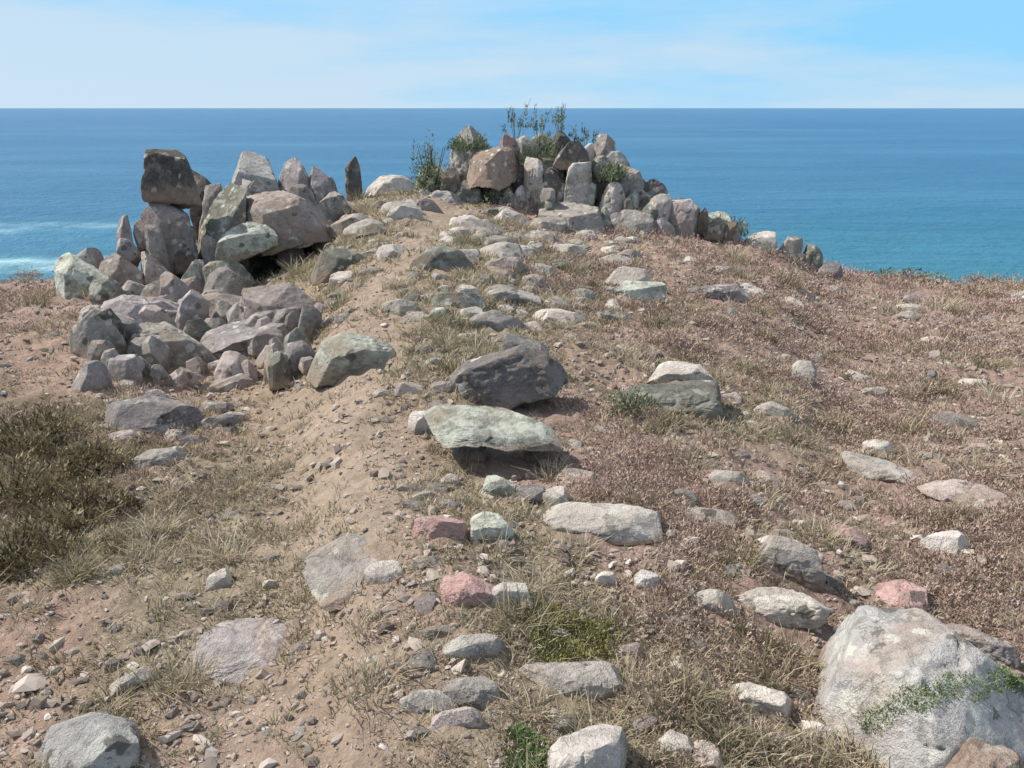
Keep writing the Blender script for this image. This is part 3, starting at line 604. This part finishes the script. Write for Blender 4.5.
# ------------------------------------------------------------------ loose stones: ten shapes copied about, each with its own label
SH = []
for k in range(12):
    P, Fc = rock_verts(900 + k, (1, random.uniform(.6, .95), random.uniform(.35, .62)), 4, 14, 34, 1.15)
    SH.append((P, Fc))
protos = []
MARKS = {'dark square block perched': 'perched square block', 'broad pinkish capping': 'capping slab', 'pale green lichened rock at the far': 'far left lichened rock', 'white topped rock on': 'white topped skyline rock',
 'narrow dark upright': 'narrow upright skyline stone', 'grey angular rock': 'summit left shoulder', 'rust brown cap': 'rust cap rock', 'black looking block jammed': 'black summit block', 'lilac rock at the right end': 'summit right end',
 'first pale stone of': 'pale skyline pair', 'broad pale green boulder': 'broad pale green boulder', 'big grey wedge': 'grey wedge boulder', 'pale green overhanging': 'overhanging slab', 'long narrow pale slab': 'long narrow slab',
 'rose pink stone': 'rose pink stone', 'wide sunken grey bedrock': 'grey bedrock slab', 'pink white stone': 'pink white stone', 'single squarish': 'squarish white stone', 'blue green lichened rock on': 'blue green slope rock',
 'grey green rock partly': 'buried grey green rock', 'pale upright stone poking': 'pale upright heath stone', 'long pale slab in the heath': 'upper heath slab', 'long pinkish slab': 'lower pinkish heath slab', 'whitish stone tilted': 'tilted whitish stone',
 'pale blocky boulder': 'pale blocky boulder', 'reddish stone just': 'reddish stone', 'long pale slab just below': 'slab below the moss', 'broad lilac grey bedrock': 'lilac bedrock slab', 'large pale blue grey': 'large mossy boulder',
 'rounded whitish boulder': 'rounded bottom boulder', 'blocky pale boulder in the lower': 'lower left corner boulder', 'low lilac slab': 'low lilac slab', 'broad lilac ledge': 'broad lilac ledge', 'wide sunken grey ledge': 'sunken grey ledge',
 'low lilac rock below the left': 'low lilac summit rock', 'low grey boulder at the foot': 'low grey summit boulder', 'pinkish ledge with': 'pale topped ledge'}
LAND = [(x, y, v_) for x, y, r_, l in ROCKS for k_, v_ in MARKS.items() if l.startswith(k_)]
SHORT = {}
def short(l): return l
CNT = {}
TONE = {'grey': 'grey', 'pink': 'pinkish', 'lilac': 'lilac grey', 'pale': 'pale', 'white': 'white', 'mint': 'green lichened', 'dark': 'dark', 'green': 'green grey', 'rust': 'rusty brown', 'rose': 'rose'}
def loose(px, py, wpx, m):
    p = at(px, py)
    if p is None or (PATHD(p[0], p[1]) < .2 and p[1] > 3): return False
    d = float(np.linalg.norm(p - np.array([0, 0, CAMZ]))); W = wpx * d / F
    for x, y, r_, l in ROCKS:
        if math.hypot(p[0] - x, p[1] - y) < (r_ * .8 + W * .5): return False
    k = random.randrange(12); P, Fc = SH[k]; key = (k, m)
    if key not in SHORT:
        me = mesh_from('loose_stone', P, Fc, M[m], True); SHORT[key] = me; o = me
    else:
        o = SHORT[key].copy(); C.objects.link(o)
    sc = W; o.scale = (sc, sc, sc * random.uniform(.7, 1.2)); o.rotation_euler = (random.uniform(-.25, .25), random.uniform(-.25, .25), random.uniform(0, 6.28))
    o.location = (p[0], p[1], p[2] + W * .03)
    lx, ly, ll = min(LAND, key=lambda q: math.hypot(q[0] - p[0], q[1] - p[1])); dx, dy = p[0] - lx, p[1] - ly
    rel = ('right of' if dx > 0 else 'left of') if abs(dx) > abs(dy) * .8 else ('behind' if dy > 0 else 'in front of')
    size = 'tiny' if W < .09 else 'small' if W < .17 else 'fair sized'
    base = f'{size} {TONE[m]} stone {rel} the {short(ll)}'
    PEND.append((o, base, math.hypot(dx, dy)))
    ROCKS.append((p[0], p[1], W * .5, 'loose')); return True
PEND = []
for o, m, wq in FILL + SLABS:
    p = o.location; lx, ly, ll = min(LAND, key=lambda q: math.hypot(q[0] - p[0], q[1] - p[1])); dx, dy = p[0] - lx, p[1] - ly
    rel = ('right of' if dx > 0 else 'left of') if abs(dx) > abs(dy) * .6 else ('behind' if dy > 0 else 'in front of')
    PEND.append((o, f'{"small" if wq < 26 else "medium"} {TONE[m]} {"broken slab" if o.name.startswith("broken") else "jumbled rock"} {rel} the {ll}', math.hypot(dx, dy)))
ZONES = [  # px box, how many, width range, colours
    ((330, 205, 620, 330), 60, (14, 46), ['pale', 'pale', 'grey', 'pink', 'pale', 'green']),
    ((330, 330, 480, 430), 12, (10, 26), ['pale', 'grey', 'pink']),
    ((560, 240, 840, 330), 18, (10, 30), ['grey', 'pink', 'pale', 'rust']),
    ((600, 290, 1024, 460), 38, (9, 28), ['pink', 'pale', 'grey', 'pink', 'lilac']),
    ((560, 440, 1024, 620), 44, (10, 32), ['pink', 'pale', 'lilac', 'pink', 'grey']),
    ((410, 470, 620, 760), 34, (12, 36), ['grey', 'pale', 'lilac', 'pink']),
    ((620, 600, 820, 768), 14, (12, 34), ['pink', 'pale', 'grey']),
    ((100, 430, 320, 768), 30, (10, 30), ['pale', 'grey', 'lilac', 'pale']),
    ((0, 300, 320, 430), 18, (10, 26), ['grey', 'pink', 'lilac']),
    ((0, 580, 110, 768), 6, (10, 22), ['pink', 'grey']),
]
for (a, b_, c_, d_), n, (w0, w1), ms in ZONES:
    got = 0
    for _ in range(n * 12):
        if got >= n: break
        wq = w0 + (w1 - w0) * random.random() ** 1.3
        if loose(random.uniform(a, c_), random.uniform(b_, d_), wq, random.choice(ms)): got += 1
groups = {}
for o, b_, d_ in PEND: groups.setdefault(b_, []).append((d_, o))
ORD = ['nearest', 'second nearest', 'third nearest', 'fourth nearest', 'fifth nearest', 'sixth nearest', 'seventh nearest', 'eighth nearest', 'ninth nearest', 'tenth nearest', 'eleventh nearest']
for b_, lst in groups.items():
    lst.sort(key=lambda q: q[0])
    for i_, (d_, o) in enumerate(lst):
        lab = b_ if len(lst) == 1 else b_ + ', ' + ORD[min(i_, 10)].replace(' nearest', '') + (' closest' if i_ else '')
        lab = lab.replace(', nearest', ', the closest')
        if 'fair sized pale stone left of the blue green slope rock' in lab and i_ > 9: lab = 'fair sized pale stone farthest left of the blue green slope rock' + (' but one' if i_ == 10 else '')
        if 'jumbled' in lab or 'broken slab' in lab: o['label'] = lab
        else: tag(o, lab, 'stone', 'loose stones scattered over the headland', 'thing')

# ------------------------------------------------------------------ scatter stuff
def samp(n, pmin=0.0, rmin=1.2, rmax=20, amax=58):
    a = RNG.uniform(-amax, amax, n); r = rmin * (rmax / rmin) ** RNG.uniform(0, 1, n)
    x = r * np.sin(np.radians(a)); y = r * np.cos(np.radians(a))
    return x, y, r
def blocked(x, y, f=.62):
    k = np.zeros(len(x), bool)
    for rx, ry, r_, l in ROCKS:
        if l == 'loose': continue
        k |= (x - rx) ** 2 + (y - ry) ** 2 < (r_ * f) ** 2
    return k
def brow_ok(x, y, m=.6):
    return np.hypot(x, y) < np.interp(np.degrees(np.arctan2(x, y)), TA, TD) + m
def skirt(x, y):
    z = np.zeros(len(x)); o = np.argsort(y); ys = y[o]; xs = x[o]
    for rx, ry, r_, l in ROCKS:
        if l == 'fill' or math.hypot(rx, ry) > 12: continue
        a_, b_ = np.searchsorted(ys, ry - 2.2 * r_), np.searchsorted(ys, ry + 2.2 * r_); q = o[a_:b_]
        d2 = ((x[q] - rx) ** 2 + (y[q] - ry) ** 2) / (r_ * r_)
        if 'overhanging' in l or 'prop' in l: continue
        z[q] = np.maximum(z[q], min(.20 * r_, .22 * HGT.get((rx, ry), r_ * .6), .03) * np.exp(-d2 * .55) * (1 + .5 * np.sin(x[q] * 37 + y[q] * 29)))
    return z
Z2 = Z + skirt(X, Y); g.data.vertices.foreach_set('co', np.stack([X, Y, Z2], 1).astype(np.float32).ravel()); g.data.update()
_height0 = height
def height(x, y, micro=True): x = np.asarray(x, float); y = np.asarray(y, float); return _height0(x, y, micro) + skirt(x, y)
def rims(per):
    xs, ys = [], []
    for rx, ry, r_, l in ROCKS:
        if l == 'fill' or math.hypot(rx, ry) > 11: continue
        n = int(per * (3 + r_ * 60)); a = RNG.uniform(0, 6.28, n) ; q = r_ * RNG.uniform(.85, 1.25, n) + .01
        xs.append(rx + q * np.cos(a)); ys.append(ry + q * np.sin(a))
    x, y = np.concatenate(xs), np.concatenate(ys); return x, y, np.hypot(x, y)
def blades(x, y, hgt, wid, per, spread, lean=.5, seed=0):
    """tapered bent blades (two quads each) in tufts"""
    n = len(x); X = np.repeat(x, per); Y = np.repeat(y, per); Hh = np.repeat(hgt, per) * RNG.uniform(.45, 1.15, n * per); Ww = np.repeat(wid, per)
    a = RNG.uniform(0, 2 * np.pi, n * per); s = np.repeat(spread, per) * np.sqrt(RNG.uniform(0, 1, n * per))
    bx = X + s * np.cos(a); by = Y + s * np.sin(a); bz = height(bx, by) - .004
    a2 = a + RNG.normal(0, .9, n * per); l = Hh * RNG.uniform(.1, 1.0, n * per) * lean * 2
    tx, ty = np.cos(a2), np.sin(a2); f = RNG.uniform(0, 2 * np.pi, n * per); wx, wy = np.cos(f) * Ww / 2, np.sin(f) * Ww / 2
    m = lambda t, zz, ws: (np.stack([bx + tx * l * t - wx * ws, by + ty * l * t - wy * ws, bz + Hh * zz], 1), np.stack([bx + tx * l * t + wx * ws, by + ty * l * t + wy * ws, bz + Hh * zz], 1))
    p0, p1 = m(0, 0, 1); p2, p3 = m(.35, .6, .8); p4, p5 = m(1, 1, .15)
    V = np.stack([p0, p1, p2, p3, p4, p5], 1).reshape(-1, 3); k = np.arange(n * per)[:, None] * 6
    Fq = np.concatenate([k + np.array([0, 1, 3, 2]), k + np.array([2, 3, 5, 4])])
    t = np.repeat(np.clip(np.repeat(RNG.uniform(.1, .9, n), per) + RNG.normal(0, .16, n * per), 0, 1), 6)
    return V, Fq, t
def sprigs(x, y, z, hgt, per, spread, leaf, up=.6):
    """little upright sprigs: a cloud of small leaf quads around each point, taller in the middle"""
    n = len(x); q = n * per; u = RNG.uniform(0, 1, q); a = RNG.uniform(0, 2 * np.pi, q); rad = np.repeat(spread, per) * np.sqrt(RNG.uniform(0, 1, q))
    top = np.repeat(hgt, per) * (1 - .75 * (rad / np.repeat(spread, per)) ** 2)
    cx = np.repeat(x, per) + rad * np.cos(a); cy = np.repeat(y, per) + rad * np.sin(a); cz = np.repeat(z, per) + top * (.15 + .85 * u ** .7)
    d = np.stack([np.cos(a) * .8 + RNG.normal(0, .5, q), np.sin(a) * .8 + RNG.normal(0, .5, q), up + RNG.uniform(0, 1, q)], 1); d /= np.linalg.norm(d, axis=1, keepdims=True)
    s = np.cross(d, RNG.normal(0, 1, (q, 3))); s /= np.linalg.norm(s, axis=1, keepdims=True) + 1e-9
    lf = np.repeat(leaf, per)[:, None] * RNG.uniform(.6, 1.5, (q, 1)); c = np.stack([cx, cy, cz], 1)
    V = np.stack([c - s * lf * .22, c + s * lf * .22, c + d * lf + s * lf * .08, c + d * lf - s * lf * .08], 1).reshape(-1, 3)
    Fq = (np.arange(q)[:, None] * 4 + np.array([0, 1, 2, 3]))
    t = np.repeat(np.clip(np.repeat(RNG.uniform(.15, .85, n), per) + RNG.normal(0, .2, q), 0, 1), 4)
    return V, Fq, t
# grass
x, y, r = samp(58000); Wt, Kp = weights(x, y)
pr = (Wt[:, 2] * 1.0 + Wt[:, 0] * .12 + Wt[:, 1] * .10 + Wt[:, 3] * .2 + Wt[:, 4] * .5) * (1 - Kp) * (0.25 + 1.2 * (fbm2(x, y, 2.2, 3, 61) > -.05))
k = (RNG.uniform(0, 1, len(x)) < pr) & ~blocked(x, y) & brow_ok(x, y); x, y, r = x[k], y[k], r[k]
x2, y2, r2 = rims(1.0); x, y, r = np.concatenate([x, x2]), np.concatenate([y, y2]), np.concatenate([r, r2])
hs = (.018 + .004 * r) * RNG.uniform(.6, 1.6, len(x)); V, Fq, t = blades(x, y, hs, .0022 + .0009 * r, 9, .02 + .006 * r, .75)
xc, yc, rc = samp(1250, rmin=1.5); Wc, Kc = weights(xc, yc); kc = (RNG.uniform(0, 1, 1250) < (Wc[:, 2] + .25 * Wc[:, 3] + .08 * Wc[:, 1]) * (1 - Kc)) & brow_ok(xc, yc) & ~blocked(xc, yc, .9)
xc, yc, rc = xc[kc], yc[kc], rc[kc]; V2, F2, t2 = blades(xc, yc, (.05 + .008 * rc) * RNG.uniform(.6, 1.5, len(xc)), .0028 + .0008 * rc, 70, .045 + .008 * rc, .9)
Fq = np.concatenate([Fq, F2 + len(V)]); V = np.concatenate([V, V2]); t = np.concatenate([t, t2])
tag(mesh_from('grass', V, Fq, M['grass'], False, t), 'thin dry grass growing over the stony turf', 'grass', None, 'stuff')
# heather and low heath plants
x, y, r = samp(36000, rmin=1.5, rmax=20); Wt, Kp = weights(x, y)
pr = (Wt[:, 3] * .95 + Wt[:, 1] * .12 + Wt[:, 4] * .8 + Wt[:, 2] * .08) * (1 - Kp) * (.03 + 1.15 * sm(-.1, .2, fbm2(x, y, 1.6, 4, 67)))
k = (RNG.uniform(0, 1, len(x)) < pr) & ~blocked(x, y, .9) & brow_ok(x, y, .9); x, y, r = x[k], y[k], r[k]
x2, y2, r2 = rims(.7); kk = x2 > .4; x, y, r = np.concatenate([x, x2[kk]]), np.concatenate([y, y2[kk]]), np.concatenate([r, r2[kk]])
hs = (.022 + .006 * r) * RNG.uniform(.5, 1.5, len(x)) * (.45 + 1.25 * sm(-.2, .35, fbm2(x, y, 1.6, 4, 67))); V, Fq, t = sprigs(x, y, height(x, y) - .01, hs, 44, .03 + .009 * r, .005 + .0019 * r)
tag(mesh_from('heather', V, Fq, M['heather'], False, t), 'low brown heather and dead heath spreading between the stones', 'heather', None, 'stuff')
# gravel
x, y, r = samp(72000, rmin=1.2, rmax=15); Wt, Kp = weights(x, y)
pr = (.35 + .65 * sm(-.2, .3, fbm2(x, y, 1.1, 3, 71))) * (1 - .55 * Kp) * (1 - .6 * Wt[:, 2]) * (1 + .25 * Wt[:, 3]) * (1 - .85 * Wt[:, 4])
k = (RNG.uniform(0, 1, len(x)) < pr) & ~blocked(x, y, .75) & brow_ok(x, y); x, y, r = x[k], y[k], r[k]
D0, F0 = ICO[0]; D1, F1 = ICO[1]; n = len(x); rad = (.0035 + .0014 * r) * np.exp(RNG.normal(0, .62, n)); rad = np.clip(rad, .002, .034)
rt = RNG.uniform(0, 2 * np.pi, n); sq = RNG.uniform(.35, 1.1, (n, 3)) * np.array([1.35, 1, .7]); D1, F1 = D0, F0; Pq = D1[None] * sq[:, None] * (1 + RNG.normal(0, .27, (n, len(D1), 1)))
cs, sn = np.cos(rt)[:, None], np.sin(rt)[:, None]; Pq = np.stack([Pq[:, :, 0] * cs - Pq[:, :, 1] * sn, Pq[:, :, 0] * sn + Pq[:, :, 1] * cs, Pq[:, :, 2]], 2) * rad[:, None, None]
Pq += np.stack([x, y, height(x, y) + rad * .25], 1)[:, None]
t = np.repeat(np.clip(RNG.beta(2.2, 2.4, n), 0, 1), len(D1)); Fq = (np.arange(n)[:, None, None] * len(D1) + F1[None]).reshape(-1, 3)
tag(mesh_from('gravel', Pq.reshape(-1, 3), Fq, M['pebble'], False, t), 'gravel and small chips of granite strewn over the soil', 'gravel', None, 'stuff')

# ------------------------------------------------------------------ shrubs and plants, each a thing
def shrub(px, py, wpx, hpx, m, label, group, name='shrub', n=900, lf=1.0, cat='shrub', d=None):
    if d is None: p = at(px, py)
    else:
        v = ray(px, py); s = d / math.hypot(v[0], v[1]); p = v * s + np.array([0, 0, CAMZ])
    dist = float(np.linalg.norm(p - np.array([0, 0, CAMZ]))); W = wpx * dist / F; H = hpx * dist / F
    e = empty(name, tuple(p)); tag(e, label, cat, group)
    c = 26; a = RNG.uniform(0, 6.28, c); rr_ = W * .42 * np.sqrt(RNG.uniform(0, 1, c)); cx, cy = rr_ * np.cos(a), rr_ * np.sin(a)
    V, Fq, t = sprigs(cx, cy, np.zeros(c) + (.0), H * RNG.uniform(.55, 1.1, c) * (1 - .35 * (rr_ / (W * .5)) ** 2), max(n // c, 8), np.full(c, W * .16), np.full(c, .013 * lf * (1 + dist * .14)))
    mesh_from('foliage', V, Fq, m, False, t, e)
    # branching stems
    VV, FF = [], []
    for q in range(9):
        k0 = len(VV); tx, ty, tz = cx[q], cy[q], H * .75; th = .004 + .0006 * dist
        for (ax, ay, az_, r_) in ((0, 0, -.05, th), (tx * .45, ty * .45, tz * .4, th * .7), (tx, ty, tz, th * .3)):
            for g_ in range(5): VV.append((ax + r_ * math.cos(g_ * 1.257), ay + r_ * math.sin(g_ * 1.257), az_))
        for l_ in range(2):
            for g_ in range(5):
                g2 = (g_ + 1) % 5; FF.append((k0 + l_ * 5 + g_, k0 + l_ * 5 + g2, k0 + l_ * 5 + 5 + g2, k0 + l_ * 5 + 5 + g_))
    mesh_from('stem', VV, FF, M['wood'], True, np.full(len(VV), .5), e)
    return e
G1 = 'dark low bushes at the left edge'
for i_, (px, py, wq, hq, lab) in enumerate([(28, 452, 92, 44, 'dark olive bush topmost in the clump at the left edge'), (96, 470, 66, 30, 'olive bush of the left clump closest to the lilac slab'),
        (10, 505, 100, 48, 'large dark bush in the middle of the left clump'), (84, 520, 84, 38, 'low loose bush right of the large dark one'), (18, 566, 96, 46, 'dark bush lowest in the left clump beside pinkish soil')]):
    shrub(px, py, wq, hq, M['scrub'], lab, G1, n=2600)
G2 = 'small green plants among the summit rocks'
for px, py, wq, hq, d, lab in [(432, 196, 44, 62, 15.2, 'tall pale green bush at the left flank of the summit'), (498, 214, 46, 28, 14.8, 'deep green plant filling the summit hollow'),
        (540, 162, 56, 26, 15.8, 'broad green plant growing between the top rocks of the summit'),
        (470, 152, 40, 22, 15.4, 'green tuft behind the rust cap rock'),
        (612, 182, 30, 22, 15.0, 'wispy green plant behind the right shoulder of the summit')]:
    shrub(px, py, wq, hq, M['leaf'], lab, G2, n=3000, lf=.85, d=d)
shrub(730, 238, 34, 26, M['leaf'], 'green plant beside the skyline stone of the right slope', G2, n=800, d=15.1)
shrub(905, 283, 70, 14, M['leaf'], 'low dark green bush on the brow of the right heath', G2, n=1100, d=18.4)
shrub(632, 410, 60, 20, M['leaf'], 'creeping green plant in front of the buried grey green rock', G2, n=900, lf=.7)
# tall stems standing against the sea on the summit
def stalks(px, py, d, hpx, label):
    v = ray(px, py); s = d / math.hypot(v[0], v[1]); p = v * s + np.array([0, 0, CAMZ]); H = hpx * d / F
    e = empty('stalky_plant', tuple(p)); tag(e, label, 'plant', 'stalky plants on the summit')
    for q in range(9):
        hh = H * random.uniform(.3, 1.05); ax, ay = random.uniform(-.2, .2), random.uniform(-.2, .2); VV, FF = [], []
        for l_ in range(4):
            u = l_ / 3; r_ = .006 * (1 - .5 * u)
            for g_ in range(5): VV.append((ax * (.2 + u * u * 1.5) + r_ * math.cos(g_ * 1.257), ay * (.3 + u) + r_ * math.sin(g_ * 1.257), hh * u - .1 * (1 - u)))
        for l_ in range(3):
            for g_ in range(5):
                g2 = (g_ + 1) % 5; FF.append((l_ * 5 + g_, l_ * 5 + g2, l_ * 5 + 5 + g2, l_ * 5 + 5 + g_))
        mesh_from('stem', VV, FF, M['leaf'], True, np.full(len(VV), .55), e)
        hd, ft, tt = sprigs(np.array([ax * 1.1]), np.array([ay * 1.25]), np.array([hh * .55]), np.full(1, hh * .45), 34, np.full(1, .035), np.full(1, .034), 1.2)
        mesh_from('leaf_spray', hd, ft, M['leaf'], False, tt, e)
for px, py, hq, lab in [(516, 148, 44, 'stalky plant above the rose stone on the summit'), (538, 146, 40, 'stalky plant in the middle of the summit top'),
                        (560, 146, 42, 'stalky plant above the black looking block'), (586, 152, 34, 'short stalky plant right of the black looking block')]:
    stalks(px, py, 16.0, hq, lab)
# moss patch on the ground
def moss_patch(px0, py0, px1, py1, m, label, n=500):
    q = [at(a, b_) for a, b_ in ((px0, py1), (px1, py1), (px0, py0), (px1, py0))]; xs, ys = [k_[0] for k_ in q], [k_[1] for k_ in q]
    cx, cy, rx, ry = np.mean(xs), np.mean(ys), (max(xs) - min(xs)) / 2, (max(ys) - min(ys)) / 2
    a = RNG.uniform(0, 6.28, n); u = np.sqrt(RNG.uniform(0, 1, n)) * (1 + .25 * np.sin(a * 3 + 1)); X_, Y_ = cx + rx * u * np.cos(a), cy + ry * u * np.sin(a)
    V, Fq, t = sprigs(X_, Y_, height(X_, Y_) - .004, np.full(n, .028), 30, np.full(n, .03), np.full(n, .008), .9)
    o = mesh_from('moss_cushion', V, Fq, m, False, t); tag(o, label, 'moss')
moss_patch(522, 614, 606, 664, M['moss'], 'yellow green moss cushion on the ground above the long slab')
moss_patch(512, 740, 540, 790, M['mossg'], 'green moss beside the rounded bottom boulder', 220)
# moss along the right side of the big boulder, following its surface
bo = _b[0]; me = bo.data; cv = np.zeros(len(me.vertices) * 3); me.vertices.foreach_get('co', cv); cv = cv.reshape(-1, 3)
nv = np.zeros(len(me.vertices) * 3); me.vertices.foreach_get('normal', nv); nv = nv.reshape(-1, 3)
Wd, Dd, Hd = _b[3]
wp = cv + np.array(bo.location) - np.array([0, 0, CAMZ]); dp = wp[:, 1] * cp - wp[:, 2] * sp; ux = 512 + F * wp[:, 0] / dp; uy = 384 - F * (wp[:, 1] * sp + wp[:, 2] * cp) / dp
line = np.interp(ux, [850, 900, 940, 1010], [730, 704, 690, 680]) + 4 * np.sin(ux * .13)
sel = (np.abs(uy - line) < 13) & (ux > 862) & ((nv * wp).sum(1) < 0) & (RNG.uniform(0, 1, len(cv)) < .75)
sv_ = cv[sel]; V, Fq, t = sprigs(sv_[:, 0], sv_[:, 1], sv_[:, 2] - .006, np.full(len(sv_), .012), 16, np.full(len(sv_), .014), np.full(len(sv_), .0055), .9)
mesh_from('moss', V, Fq, M['mossg'], False, t, bo)
